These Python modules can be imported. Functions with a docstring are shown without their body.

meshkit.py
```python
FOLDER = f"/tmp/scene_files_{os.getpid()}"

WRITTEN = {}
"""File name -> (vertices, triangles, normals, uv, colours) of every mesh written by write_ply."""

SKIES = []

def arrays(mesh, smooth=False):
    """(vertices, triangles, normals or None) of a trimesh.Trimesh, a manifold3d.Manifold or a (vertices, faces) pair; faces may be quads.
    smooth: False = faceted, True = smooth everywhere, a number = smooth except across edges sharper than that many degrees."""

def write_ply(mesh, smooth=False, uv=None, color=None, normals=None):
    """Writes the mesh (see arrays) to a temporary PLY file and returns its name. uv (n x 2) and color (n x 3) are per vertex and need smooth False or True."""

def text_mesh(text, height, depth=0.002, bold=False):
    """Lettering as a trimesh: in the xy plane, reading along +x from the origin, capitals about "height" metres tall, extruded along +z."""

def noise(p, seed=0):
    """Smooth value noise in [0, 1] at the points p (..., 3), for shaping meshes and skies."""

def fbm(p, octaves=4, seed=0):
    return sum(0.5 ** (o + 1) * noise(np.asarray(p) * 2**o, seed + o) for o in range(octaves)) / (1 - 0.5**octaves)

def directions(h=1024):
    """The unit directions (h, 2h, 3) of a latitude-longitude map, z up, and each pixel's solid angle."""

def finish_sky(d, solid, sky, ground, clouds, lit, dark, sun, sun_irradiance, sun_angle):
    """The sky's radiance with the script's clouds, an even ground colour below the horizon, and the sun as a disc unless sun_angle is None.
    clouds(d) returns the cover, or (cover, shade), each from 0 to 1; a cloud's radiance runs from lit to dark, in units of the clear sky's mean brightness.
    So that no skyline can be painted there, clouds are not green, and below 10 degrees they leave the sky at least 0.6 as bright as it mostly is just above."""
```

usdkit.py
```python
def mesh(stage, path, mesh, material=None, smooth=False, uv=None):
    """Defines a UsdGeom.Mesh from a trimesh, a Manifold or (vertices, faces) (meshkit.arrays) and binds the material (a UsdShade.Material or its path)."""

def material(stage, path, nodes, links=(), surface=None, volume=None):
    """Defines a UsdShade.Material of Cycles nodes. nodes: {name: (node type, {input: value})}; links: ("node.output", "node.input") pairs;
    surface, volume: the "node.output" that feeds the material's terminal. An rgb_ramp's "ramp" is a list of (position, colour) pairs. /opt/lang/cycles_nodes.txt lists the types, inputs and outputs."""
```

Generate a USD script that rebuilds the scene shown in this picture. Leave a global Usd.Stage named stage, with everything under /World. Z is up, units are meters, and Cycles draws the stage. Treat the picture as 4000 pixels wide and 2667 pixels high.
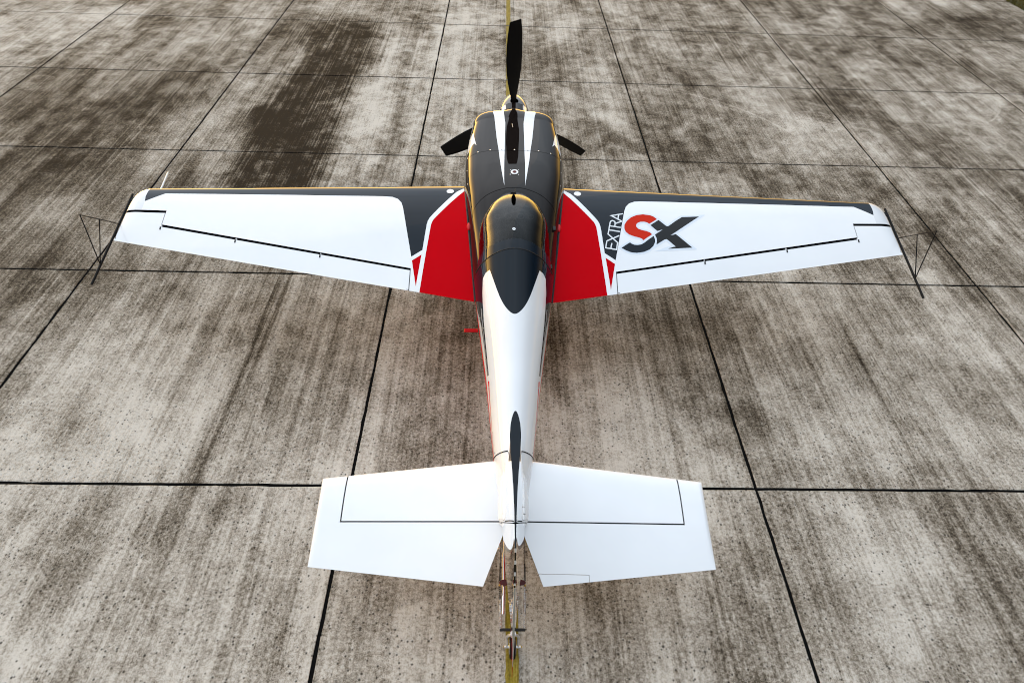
import math, numpy as np, shapely, trimesh, usdkit
from shapely import affinity
from shapely.geometry import Polygon, LineString, Point, MultiPolygon, box as sbox
from scipy.interpolate import CubicSpline, PchipInterpolator
from pxr import Gf, Sdf, Usd, UsdGeom, UsdLux, UsdShade, Vt

stage = Usd.Stage.CreateInMemory()
UsdGeom.SetStageUpAxis(stage, UsdGeom.Tokens.z)
UsdGeom.SetStageMetersPerUnit(stage, 1.0)
UsdGeom.Xform.Define(stage, '/World'); UsdGeom.Scope.Define(stage, '/World/Looks')
rng = np.random.default_rng(7)
EXPOSURE, SKY, SUN, CLOUD, CLOUD_LO, CLOUD_HI, GLOW, GLOW_HI = 0.0, .10, .12, 7.0, .02, .20, 285.0, .50

# ---------------------------------------------------------------- camera
cam = UsdGeom.Camera.Define(stage, '/World/camera')
cam.CreateHorizontalApertureAttr(36.0); cam.CreateVerticalApertureAttr(36.0 * 682 / 1024)
cam.CreateFocalLengthAttr(36.0 * 2059.82 / 4000)
cam.CreateVerticalApertureOffsetAttr(36.0 * 200 / 4000)
cam.CreateClippingRangeAttr(Gf.Vec2f(.05, 2000))
RC = np.array([[0.9996119200315328, -0.012586088579365424, -0.024851553374894694],
               [-0.005409099847491978, 0.7874377765714906, -0.6163704159569853],
               [0.027326744586809733, 0.6162656394789666, 0.7870641083341735]])
M = np.eye(4); M[:3, :3] = RC.T; M[3, :3] = (-0.13039727, -0.89153798, 4.39597619)
UsdGeom.Xformable(cam).AddTransformOp().Set(Gf.Matrix4d(*M.ravel().tolist()))
cam.CreateExposureAttr(EXPOSURE)

# ---------------------------------------------------------------- sky: low evening sun ahead and to the left under a broken cloud deck
SUN_AZ, SUN_EL = math.radians(-34), math.radians(16)                # azimuth from +y towards +x
sun_dir = np.array([math.sin(SUN_AZ) * math.cos(SUN_EL), math.cos(SUN_AZ) * math.cos(SUN_EL), math.sin(SUN_EL)])
BRIGHT_DIR = tuple((np.array([math.sin(SUN_AZ) * .42, math.cos(SUN_AZ) * .42, .907])).tolist())     # the deck is thinner and brighter above the sun
SUN_FLAT = (math.sin(SUN_AZ), math.cos(SUN_AZ), 0.0)
usdkit.material(stage, '/World/Looks/sky_look', {
    "tc": ("texture_coordinate", {}),
    "sky": ("sky_texture", {"sky_type": "single_scattering", "sun_disc": False, "sun_elevation": SUN_EL, "sun_rotation": SUN_AZ, "aerosol_density": 3.0, "air_density": 1.0}),
    "sep": ("separate_xyz", {}),
    "map": ("mapping", {"mapping_type": "point", "scale": (1.0, 1.0, 3.2)}),
    "n": ("noise_texture", {"scale": 2.2, "detail": 5.0, "roughness": .55, "distortion": .3}),
    "nadd": ("math", {"math_type": "multiply_add", "value2": .16, "value3": -.08}),
    "el": ("math", {"math_type": "add"}),
    "cover": ("map_range", {"range_type": "smoothstep", "from_min": CLOUD_LO, "from_max": CLOUD_HI, "to_min": .45, "to_max": .97}),
    "cl": ("rgb_ramp", {"ramp": [(.25, tuple(CLOUD * c for c in (.81, .95, 1.10))), (.75, tuple(CLOUD * 1.45 * c for c in (.90, .99, 1.08)))]}),
    "dome": ("vector_math", {"math_type": "dot_product", "vector2": BRIGHT_DIR}),
    "bright": ("map_range", {"range_type": "smoothstep", "from_min": .22, "from_max": 1.0, "to_min": .14, "to_max": 2.35}),
    "lit": ("mix", {"mix_type": "multiply", "fac": 1.0}),
    "dp": ("vector_math", {"math_type": "dot_product", "vector2": SUN_FLAT}),
    "toward": ("map_range", {"range_type": "smoothstep", "from_min": .08, "from_max": .96, "to_min": .07, "to_max": 1.0}),
    "low0": ("map_range", {"range_type": "linear", "from_min": .0, "from_max": GLOW_HI, "to_min": 1.0, "to_max": 0.0}),
    "low": ("math", {"math_type": "power", "value2": 4.8}),
    "glow": ("math", {"math_type": "multiply"}),
    "warm": ("mix", {"color2": tuple(GLOW * c for c in (1.0, .56, .10))}),
    "mix": ("mix", {}),
    "bg": ("background_shader", {"strength": SKY}),
}, [("tc.generated", "sep.vector"), ("tc.generated", "map.vector"), ("map.vector", "n.vector"), ("n.fac", "nadd.value1"), ("sep.z", "el.value1"), ("nadd.value", "el.value2"),
    ("el.value", "cover.value"), ("n.fac", "cl.fac"), ("tc.generated", "dp.vector1"), ("dp.value", "toward.value"), ("el.value", "low0.value"), ("low0.result", "low.value1"), ("toward.result", "glow.value1"), ("low.value", "glow.value2"),
    ("glow.value", "warm.fac"), ("tc.generated", "dome.vector1"), ("dome.value", "bright.value"), ("cl.color", "lit.color1"), ("bright.result", "lit.color2"), ("lit.color", "warm.color1"), ("cover.result", "mix.fac"), ("sky.color", "mix.color1"), ("warm.color", "mix.color2"), ("mix.color", "bg.color")], surface="bg.background")
sky = UsdLux.DomeLight.Define(stage, '/World/sky')
UsdShade.MaterialBindingAPI.Apply(sky.GetPrim()).Bind(UsdShade.Material.Get(stage, '/World/Looks/sky_look'))
sky.GetPrim().SetCustomDataByKey('kind', 'structure')
sun = UsdLux.DistantLight.Define(stage, '/World/sun')
sun.CreateIntensityAttr(SUN); sun.CreateAngleAttr(90.0); sun.CreateColorAttr(Gf.Vec3f(1.0, .72, .48)); sun.CreateNormalizeAttr(True)
zq = Gf.Rotation(Gf.Vec3d(0, 0, 1), Gf.Vec3d(*sun_dir.tolist()))
UsdGeom.Xformable(sun).AddTransformOp().Set(Gf.Matrix4d(zq, Gf.Vec3d(0, 0, 0)))

# ---------------------------------------------------------------- helpers
def numbered(parent, name):
    p, n = f'{parent}/{name}', 0
    while stage.GetPrimAtPath(p):
        n += 1; p = f'{parent}/{name}_{n:03d}'
    return p

def tag(prim, label=None, category=None, group=None, kind=None):
    for k, v in (('label', label), ('category', category), ('group', group), ('kind', kind)):
        if v: prim.SetCustomDataByKey(k, v)
    return prim

def put(parent, name, V, F, mat, N=None, C=None, label=None, kind=None):
    """One Mesh prim: vertices, triangles, material, given normals, paint colour per vertex. Returns its path."""
    path = numbered(parent, name)
    m = UsdGeom.Mesh.Define(stage, path)
    V = np.asarray(V, float); F = np.asarray(F, int)
    m.CreatePointsAttr(Vt.Vec3fArray.FromNumpy(V.astype(np.float32)))
    m.CreateFaceVertexCountsAttr(Vt.IntArray.FromNumpy(np.full(len(F), 3, np.int32)))
    m.CreateFaceVertexIndicesAttr(Vt.IntArray.FromNumpy(F.astype(np.int32).ravel()))
    m.CreateSubdivisionSchemeAttr('none')
    m.CreateExtentAttr(Vt.Vec3fArray.FromNumpy(np.array([V.min(0), V.max(0)], np.float32)))
    if N is not None:
        m.CreateNormalsAttr(Vt.Vec3fArray.FromNumpy(np.asarray(N, np.float32))); m.SetNormalsInterpolation('vertex')
    if C is not None:
        UsdGeom.PrimvarsAPI(m).CreatePrimvar('paint', Sdf.ValueTypeNames.Color3fArray, 'vertex').Set(Vt.Vec3fArray.FromNumpy(np.asarray(C, np.float32)))
    UsdShade.MaterialBindingAPI.Apply(m.GetPrim()).Bind(UsdShade.Material.Get(stage, '/World/Looks/' + mat))
    tag(m.GetPrim(), label, kind=kind)
    return path

def put_mesh(parent, name, meshes, mat, smooth=35, label=None, move=None, kind=None):
    """One Mesh prim from trimeshes (joined)."""
    t = trimesh.util.concatenate(meshes) if isinstance(meshes, (list, tuple)) else meshes
    if move is not None: t = t.copy(); t.apply_translation(move)
    import meshkit
    v, f, n = meshkit.arrays(t, smooth)
    return put(parent, name, v, f, mat, n, label=label, kind=kind)

def skin(regions, us, vs, surf, out):
    """A painted surface: regions = [(polygon in the surface's own (u, v), colour)], cut along the grid lines us, vs and laid on surf(u, v).
    Paint edges are real mesh edges. out(P) gives an outward direction for each point."""
    us, vs = np.asarray(us), np.asarray(vs)
    U, W = np.meshgrid(np.arange(len(us) - 1), np.arange(len(vs) - 1), indexing='ij'); U, W = U.ravel(), W.ravel()
    cells = shapely.box(us[U], vs[W], us[U + 1], vs[W + 1])
    Vs, Fs, Cs, n = [], [], [], 0
    for g, col in regions:
        if g.is_empty: continue
        shapely.prepare(g)
        hit = shapely.intersects(g, cells); full = shapely.contains_properly(g, cells) & hit
        tri = []
        k = np.nonzero(full)[0]
        a, b, c, d = us[U[k]], us[U[k] + 1], vs[W[k]], vs[W[k] + 1]
        quad = np.stack([np.stack([a, c], 1), np.stack([b, c], 1), np.stack([b, d], 1), np.stack([a, c], 1), np.stack([b, d], 1), np.stack([a, d], 1)], 1).reshape(-1, 2)
        for piece in shapely.intersection(cells[hit & ~full], g):
            for pg in getattr(piece, 'geoms', [piece]):
                if pg.geom_type != 'Polygon' or pg.area < 1e-10: continue
                for t in shapely.constrained_delaunay_triangles(pg).geoms:
                    tri.append(shapely.get_coordinates(shapely.geometry.polygon.orient(t))[:3])
        pts = np.vstack([quad] + tri) if tri else quad
        key, inv = np.unique(np.round(pts, 7), axis=0, return_inverse=True)
        Vs.append(key); Fs.append(inv.reshape(-1, 3) + n); Cs.append(np.tile(col, (len(key), 1))); n += len(key)
    Q, F, C = np.vstack(Vs), np.vstack(Fs), np.vstack(Cs)
    u, v = Q[:, 0], Q[:, 1]
    P = surf(u, v)
    e1, e2 = 1e-4 * (us[-1] - us[0]), 1e-4 * (vs[-1] - vs[0])
    cu = lambda x: np.clip(x, us[0], us[-1]); cv = lambda x: np.clip(x, vs[0], vs[-1])
    N = np.cross(surf(cu(u + e1), v) - surf(cu(u - e1), v), surf(u, cv(v + e2)) - surf(u, cv(v - e2)))
    L = np.linalg.norm(N, axis=1, keepdims=True); o = out(P)
    N = np.where(L > 1e-15, N / np.maximum(L, 1e-15), o / np.maximum(np.linalg.norm(o, axis=1, keepdims=True), 1e-9))
    if (N * o).sum() < 0: N = -N
    fn = np.cross(P[F[:, 1]] - P[F[:, 0]], P[F[:, 2]] - P[F[:, 0]])
    if (fn * N[F[:, 0]]).sum() < 0: F = F[:, ::-1]
    F = F[np.linalg.norm(fn, axis=1) > 1e-13]
    used, inv = np.unique(F, return_inverse=True)
    return P[used], inv.reshape(-1, 3), N[used], C[used]

def join(*parts):
    V, F, N, C, n = [], [], [], [], 0
    for p, f, nn, c in parts:
        V.append(p); F.append(f + n); N.append(nn); C.append(c); n += len(p)
    return np.vstack(V), np.vstack(F), np.vstack(N), np.vstack(C)

def ribbon(path, A, B, col):
    """A wall along a path of surface points, from A(path) to B(path), flat-shaded on both ends."""
    a, b = A, B
    n = len(a)
    V = np.empty((4 * (n - 1), 3)); N = np.empty_like(V); F = []
    for i in range(n - 1):
        q = np.array([a[i], a[i + 1], b[i + 1], b[i]]); V[4 * i:4 * i + 4] = q
        nn = np.cross(q[1] - q[0], q[3] - q[0]) + np.cross(q[2] - q[1], q[0] - q[1]); L = np.linalg.norm(nn)
        N[4 * i:4 * i + 4] = nn / L if L > 1e-12 else (0, 0, 1)
        F += [[4 * i, 4 * i + 1, 4 * i + 2], [4 * i, 4 * i + 2, 4 * i + 3]]
    return V, np.array(F), N, np.tile(col, (len(V), 1))

def dense(pts, step=.03, close=True):
    pts = [np.asarray(p, float) for p in pts]
    if close: pts = pts + [pts[0]]
    o = []
    for a, b in zip(pts, pts[1:]):
        m = max(1, int(np.ceil(np.linalg.norm(b - a) / step)))
        o += [a + (b - a) * i / m for i in range(m)]
    return np.array(o if close else o + [pts[-1]])

def tube(pts, r, sections=10, caps=True):
    """A round bar along points; r a number or one radius per point."""
    pts = np.asarray(pts, float); n = len(pts); r = np.broadcast_to(r, n)
    d = np.gradient(pts, axis=0); d /= np.linalg.norm(d, axis=1, keepdims=True)
    ref = np.array([0, 0, 1.0]) if abs(d[0, 2]) < .9 else np.array([0, 1.0, 0])
    V = []; u = None
    for i in range(n):
        u = np.cross(d[i], ref) if u is None else u - d[i] * (u @ d[i])
        u /= np.linalg.norm(u); w = np.cross(d[i], u)
        a = np.arange(sections) / sections * 2 * np.pi
        V.append(pts[i] + r[i] * (np.outer(np.cos(a), u) + np.outer(np.sin(a), w)))
    V = np.vstack(V); F = []
    for i in range(n - 1):
        for j in range(sections):
            a, b = i * sections + j, i * sections + (j + 1) % sections
            F += [[a, b, b + sections], [a, b + sections, a + sections]]
    if caps:
        V = np.vstack([V, pts[0], pts[-1]])
        for j in range(sections):
            F.append([len(V) - 2, (j + 1) % sections, j]); k = (n - 1) * sections
            F.append([len(V) - 1, k + j, k + (j + 1) % sections])
    return trimesh.Trimesh(V, F, process=False)

def bevel_box(size, at=(0, 0, 0), b=.003):
    from manifold3d import Manifold
    s = np.asarray(size, float) / 2; b = min(b, s.min() * .9)
    pts = [(sx * (s[0] - (b if k != 0 else 0)), sy * (s[1] - (b if k != 1 else 0)), sz * (s[2] - (b if k != 2 else 0))) for sx in (-1, 1) for sy in (-1, 1) for sz in (-1, 1) for k in range(3)]
    m = Manifold.hull_points(pts).to_mesh()
    t = trimesh.Trimesh(m.vert_properties[:, :3], m.tri_verts, process=False); t.apply_translation(at)
    return t

def lathe(profile, axis='y', sections=40, at=(0, 0, 0)):
    """profile: (radius, height) pairs, turned about an axis through `at`."""
    t = trimesh.creation.revolve(np.asarray(profile, float), sections=sections)
    R = {'z': np.eye(4), 'y': trimesh.transformations.rotation_matrix(-np.pi / 2, (1, 0, 0)), 'x': trimesh.transformations.rotation_matrix(np.pi / 2, (0, 1, 0))}[axis]
    t.apply_transform(R); t.apply_translation(at)
    return t

# ---------------------------------------------------------------- materials
def plain(name, color, rough=.5, metal=0.0, coat=0.0, spec=.5, coat_rough=.02):
    usdkit.material(stage, '/World/Looks/' + name, {"n": ("noise_texture", {"scale": 40.0, "detail": 3.0}), "r": ("map_range", {"to_min": rough * .8, "to_max": min(1, rough * 1.2)}),
        "p": ("principled_bsdf", {"base_color": color, "metallic": metal, "coat_weight": coat, "coat_roughness": coat_rough, "specular_ior_level": spec})},
        [("n.fac", "r.value"), ("r.result", "p.roughness")], surface="p.BSDF")

usdkit.material(stage, '/World/Looks/gloss_paint', {
    "a": ("attribute", {"attribute": "paint"}), "tc": ("texture_coordinate", {}),
    "n": ("noise_texture", {"scale": 3.0, "detail": 4.0}), "v": ("map_range", {"to_min": .94, "to_max": 1.03}),
    "mul": ("mix", {"mix_type": "multiply", "fac": 1.0}),
    "rgb": ("separate_color", {}), "rg": ("math", {"math_type": "subtract"}), "ci": ("map_range", {"from_min": .2, "from_max": .6, "to_min": 1.315, "to_max": 1.5}), "cw": ("map_range", {"from_min": .2, "from_max": .45, "to_min": 1.0, "to_max": .35}),
    "p": ("principled_bsdf", {"roughness": .45, "specular_ior_level": 0.0, "coat_roughness": .012, "coat_ior": 1.24}),
}, [("tc.object", "n.vector"), ("n.fac", "v.value"), ("a.color", "mul.color1"), ("v.result", "mul.color2"), ("mul.color", "p.base_color"), ("a.color", "rgb.color"), ("rgb.r", "rg.value1"), ("rgb.g", "rg.value2"), ("rg.value", "cw.value"), ("cw.result", "p.coat_weight"), ("rgb.g", "ci.value"), ("ci.result", "p.coat_ior")], surface="p.BSDF")
plain('black_rubber', (.012, .012, .013), .65)
plain('tyre_rubber', (.007, .007, .007), .8, spec=.15)
plain('dark_gap', (.010, .010, .011), .8)
plain('carbon_black', (.004, .004, .0045), .5, spec=.15)
plain('black_metal', (.009, .0085, .0085), .5, spec=.3)
plain('steel', (.62, .62, .63), .22, 1.0)
plain('chrome', (.80, .80, .82), .06, 1.0)
plain('brass', (.55, .38, .12), .3, 1.0)
plain('silver_paint', (.66, .66, .67), .28, .8)
plain('red_paint', (.52, .004, .008), .5, coat=.25, spec=.2)
plain('dark_red_paint', (.085, .004, .004), .5, coat=.15, spec=.2)
plain('white_paint', (.78, .79, .80), .35, coat=1.0)
plain('cockpit_dark', (.016, .017, .019), .7)
plain('seat_cloth', (.075, .08, .085), .9)
plain('instrument_white', (.16, .16, .16), .5)
usdkit.material(stage, '/World/Looks/canopy_glass', {
    "lw": ("layer_weight", {"blend": .5}), "pw": ("math", {"math_type": "power", "value2": 3.2}), "f": ("math", {"math_type": "multiply_add", "value2": .50, "value3": .008, "use_clamp": True}),
    "t": ("transparent_bsdf", {"color": (.48, .51, .53)}), "g": ("glossy_bsdf", {"color": (1, 1, 1), "roughness": .008}), "m": ("mix_closure", {})},
    [("lw.facing", "pw.value1"), ("pw.value", "f.value1"), ("f.value", "m.fac"), ("t.BSDF", "m.closure1"), ("g.BSDF", "m.closure2")], surface="m.closure")

# ---------------------------------------------------------------- ground, apron slabs, guide line, grass
class Graph:
    """Small helper that collects shader nodes and links."""
    def __init__(g): g.N, g.L, g.k = {}, [], 0
    def node(g, kind, inputs=None, **links):
        g.k += 1; n = f"{kind}_{g.k}"; g.N[n] = (kind, inputs or {})
        for i, src in links.items():
            if src is None: continue
            if isinstance(src, (int, float)): g.N[n][1][i] = float(src)
            else: g.L.append((src, f"{n}.{i}"))
        return n
    def math(g, op, a, b=None, c=None): return g.node("math", {"math_type": op}, value1=a, value2=b, value3=c) + ".value"
    def step(g, x, lo, hi, a=0.0, b=1.0): return g.node("map_range", {"range_type": "smoothstep", "from_min": lo, "from_max": hi, "to_min": a, "to_max": b}, value=x) + ".result"
    def noise(g, vec, scale=1.0, stretch=None, at=(0, 0, 0), **k):
        if stretch: vec = g.node("mapping", {"mapping_type": "point", "scale": stretch, "location": at}, vector=vec) + ".vector"
        return g.node("noise_texture", {"scale": scale, **k}, vector=vec) + ".fac"

def circle3(a, b, c):
    (ax, ay), (bx, by), (cx, cy) = a, b, c
    d = 2 * (ax * (by - cy) + bx * (cy - ay) + cx * (ay - by))
    ux = ((ax * ax + ay * ay) * (by - cy) + (bx * bx + by * by) * (cy - ay) + (cx * cx + cy * cy) * (ay - by)) / d
    uy = ((ax * ax + ay * ay) * (cx - bx) + (bx * bx + by * by) * (ax - cx) + (cx * cx + cy * cy) * (bx - ax)) / d
    return ux, uy, math.hypot(ax - ux, ay - uy)

# old spills, worn places and painted-in wing shade on the apron: (x, y, radius across, radius along, how much darker)
PATCHES = [(-6.9, 7.6, 2.4, 3.0, .17), (-5.2, 4.2, 2.4, 1.1, .12), (-7.6, 10.6, 1.8, 1.2, .10), (2.05, .55, .34, .80, .16), (2.8, 8.4, 1.2, 1.5, .07), (4.6, 1.0, .7, 1.6, .06), (-2.9, 1.0, .5, 1.5, .05), (-3.7, .9, .4, 1.0, .10), (11.9, 14.6, 2.2, 1.4, .16), (1.0, 3.6, 1.8, .9, .10), (-1.4, 3.7, 1.6, .8, .10),  # final pair: shade under the wing roots, put into the concrete colour
           (-1.1, 11.0, 1.1, 5.5, -.20), (-2.45, 8.6, .42, 4.5, -.16), (-10.2, 12.6, 2.6, 1.8, -.16), (-3.9, 2.4, 2.2, 1.8, -.09), (.9, 2.0, 1.3, 1.6, -.06), (5.2, 2.4, 1.5, 1.6, -.05), (-.6, 15.0, 2.2, 2.5, -.10)]
SCUFFS = [((.70, 10.23), (1.67, 8.99), (2.51, 7.65), .26, 7.2, 10.6, .16), ((2.67, 10.24), (4.55, 9.15), (5.15, 8.12), .035, 7.9, 10.4, .20), ((9.78, 10.21), (9.47, 9.63), (8.76, 8.97), .022, 8.7, 10.3, .22), ((-6.05, 11.01), (-5.70, 10.60), (-4.74, 9.66), .016, 9.5, 11.1, .24), ((4.72, 3.84), (4.27, 3.14), (3.83, 2.52), .05, 2.2, 4.1, .10), ((5.70, 4.1), (5.34, 3.64), (5.05, 3.2), .12, 3.0, 4.2, .12)]

def concrete(name, tone):
    """Broom-finished concrete seen in metres: pale, streaked along y, darkened by gritty stains and some painted wing shade. tone shifts one slab variant."""
    g = Graph(); P = g.node("geometry") + ".position"; xyz = g.node("separate_xyz", vector=P); X, Y = xyz + ".x", xyz + ".y"
    broom = g.noise(P, stretch=(48.0, 1.1, 1.0), detail=3.0, roughness=.65)
    streak = g.noise(P, stretch=(14.0, .22, 1.0), detail=7.0, roughness=.74)
    lines = g.noise(P, stretch=(30.0, .16, 1.0), at=(5.1, .7, 0), detail=5.0, roughness=.7)
    wide = g.noise(P, stretch=(2.1, .26, 1.0), detail=6.0, roughness=.62, distortion=.3)
    patch = g.noise(P, stretch=(.62, .50, 1.0), at=(3.3, 1.7, 0), detail=9.0, roughness=.68, distortion=.5)
    blot = g.noise(P, 3.4, detail=7.0, roughness=.72, distortion=.5)
    grit = g.noise(P, 34.0, detail=4.0, roughness=.85)
    fine = g.noise(P, 130.0, detail=2.0, roughness=.7)
    far = g.step(Y, 4.5, 8.5)
    ctr = lambda n: g.math("subtract", n, .5)
    D = g.math("multiply", ctr(patch), g.math("multiply_add", far, .22, .92))
    for src, w, wf in ((wide, .80, -.10), (streak, .74, -.22), (blot, .68, .28), (grit, 1.25, .0), (lines, .42, .10), (fine, .40, .0)):
        D = g.math("multiply_add", ctr(src), g.math("multiply_add", far, wf, w) if wf else w, D)
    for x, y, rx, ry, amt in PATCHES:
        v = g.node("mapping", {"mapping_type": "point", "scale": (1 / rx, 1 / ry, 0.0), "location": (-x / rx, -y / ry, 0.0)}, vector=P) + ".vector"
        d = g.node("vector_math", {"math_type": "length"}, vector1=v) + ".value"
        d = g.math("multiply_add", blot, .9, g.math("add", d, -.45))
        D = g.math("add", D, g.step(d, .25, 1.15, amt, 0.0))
    for a, b, c, w, y0, y1, amt in SCUFFS:
        cx, cy, r = circle3(a, b, c)
        v = g.node("vector_math", {"math_type": "subtract", "vector2": (cx, cy, 0.0)}, vector1=P) + ".vector"
        d = g.math("absolute", g.math("subtract", g.node("vector_math", {"math_type": "length"}, vector1=v) + ".value", r))
        xa, xb = min(a[0], b[0], c[0]), max(a[0], b[0], c[0])
        m = g.math("multiply", g.math("multiply", g.step(X, xa - .1, xa + .5), g.step(X, xb - .5, xb + .1, 1.0, 0.0)), g.step(d, w * .35, w, 1.0, 0.0))
        m = g.math("multiply", m, g.math("multiply", g.step(Y, y0, y0 + .5), g.step(Y, y1 - .5, y1, 1.0, 0.0)))
        D = g.math("subtract", D, g.math("multiply", m, g.math("multiply", amt * 1.2, streak)))
    D = g.math("add", D, g.math("multiply", g.step(Y, .5, 4.0, -.075, 0.045), 1.0))
    # heavy rubber band ahead of the left wing, and the tyre mark that runs on from it
    slow = g.noise(P, stretch=(.25, .42, 1.0), at=(1.3, 4.1, 0), detail=3.0)
    c = g.math("absolute", g.math("add", g.math("multiply_add", slow, 1.7, -.85), g.math("add", X, g.math("multiply_add", Y, -.012, 3.66))))
    e = g.math("add", g.math("multiply_add", wide, 1.3, -.65), g.math("add", g.math("multiply_add", patch, .9, -.45), g.math("multiply_add", streak, .8, -.40)))
    band = g.step(g.math("add", c, e), .30, .92, 1.0, 0.0)
    band = g.math("multiply", band, g.math("multiply", g.step(g.math("add", Y, e), 4.4, 6.4), g.step(g.math("add", Y, g.math("multiply", e, 2.0)), 12.6, 14.0, 1.0, 0.0)))
    t = g.math("absolute", g.math("add", X, g.math("multiply_add", Y, -.015, 2.93)))
    mark = g.step(g.math("multiply_add", blot, .24, t), .10, .27, .72, 0.0)
    mark = g.math("multiply", mark, g.math("multiply", g.step(Y, 1.0, 3.4, .12, 1.0), g.step(Y, 3.9, 5.4, 1.0, 0.0)))
    fe = g.math("multiply_add", lines, 1.6, g.math("multiply_add", streak, 1.6, -1.6))
    band = g.step(g.math("add", band, g.math("multiply_add", patch, 1.3, g.math("multiply_add", fe, .66, -.34))), .20, 1.05)
    band = g.math("multiply", band, g.math("multiply", g.step(c, .45, 1.35, 1.0, 0.0), g.math("multiply", g.step(Y, 4.3, 5.8), g.step(Y, 12.2, 14.8, 1.0, 0.0))))
    st = g.math("add", band, g.math("multiply", mark, g.step(streak, .40, .60)))
    st = g.math("multiply", st, g.node("map_range", {"from_min": .32, "from_max": .68, "to_min": .45, "to_max": 1.2}, value=g.math("multiply_add", lines, .6, g.math("multiply", blot, .4))) + ".result")
    D = g.math("add", D, g.math("multiply", st, .50))
    D = g.math("add", D, -.03 * tone)
    f = g.node("map_range", {"from_min": LO_D, "from_max": HI_D}, value=D) + ".result"
    col = g.node("rgb_ramp", {"ramp": [(0.0, (.530, .497, .446)), (.22, (.425, .392, .344)), (.45, (.265, .235, .196)), (.68, (.120, .100, .076)), (.86, (.052, .042, .031)), (1.0, (.022, .017, .012))]}, fac=f) + ".color"
    pits = None
    for sc, lo, hi, keep in ((6.0, .030, .095, .60), (11.0, .05, .15, .50), (24.0, .09, .27, .42)):
        v = g.node("voronoi_texture", {"scale": sc}, vector=P); cc = g.node("separate_color", color=v + ".color") + ".r"
        d = g.math("multiply_add", grit, .22, g.math("add", v + ".distance", -.11))
        m = g.math("multiply", g.step(d, lo, hi, 1.0, 0.0), g.math("greater_than", cc, keep))
        pits = m if pits is None else g.math("maximum", pits, m)
    col = g.node("mix", {"color2": (.022, .017, .013)}, color1=col, fac=g.math("multiply", pits, .85)) + ".color"
    h = g.math("multiply_add", grit, .6, g.math("subtract", broom, pits))
    nb = g.node("bump", {"strength": .5, "distance": .004}, height=h) + ".normal"
    out = g.node("principled_bsdf", {"roughness": .9, "specular_ior_level": .04}, base_color=col, normal=nb)
    usdkit.material(stage, '/World/Looks/' + name, g.N, g.L, surface=out + ".BSDF")

LO_D, HI_D = -.325, .425
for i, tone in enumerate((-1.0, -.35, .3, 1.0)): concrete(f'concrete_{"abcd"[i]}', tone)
plain('joint_seal', (.004, .0038, .0035), .9, spec=.05)
usdkit.material(stage, '/World/Looks/worn_yellow', {
    "g": ("geometry", {}), "m": ("mapping", {"mapping_type": "point", "scale": (50.0, 4.0, 1.0)}), "n": ("noise_texture", {"scale": 1.0, "detail": 5.0, "roughness": .7}),
    "n2": ("noise_texture", {"scale": 60.0, "detail": 3.0}), "a": ("math", {"math_type": "multiply_add", "value2": .5}),
    "r": ("rgb_ramp", {"ramp": [(.45, (.045, .036, .012)), (.62, (.13, .095, .008)), (.80, (.23, .17, .014)), (.95, (.30, .24, .06))]}),
    "p": ("principled_bsdf", {"roughness": .75, "specular_ior_level": .25})},
    [("g.position", "m.vector"), ("m.vector", "n.vector"), ("g.position", "n2.vector"), ("n.fac", "a.value3"), ("n2.fac", "a.value1"), ("a.value", "r.fac"), ("r.color", "p.base_color")], surface="p.BSDF")
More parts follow.
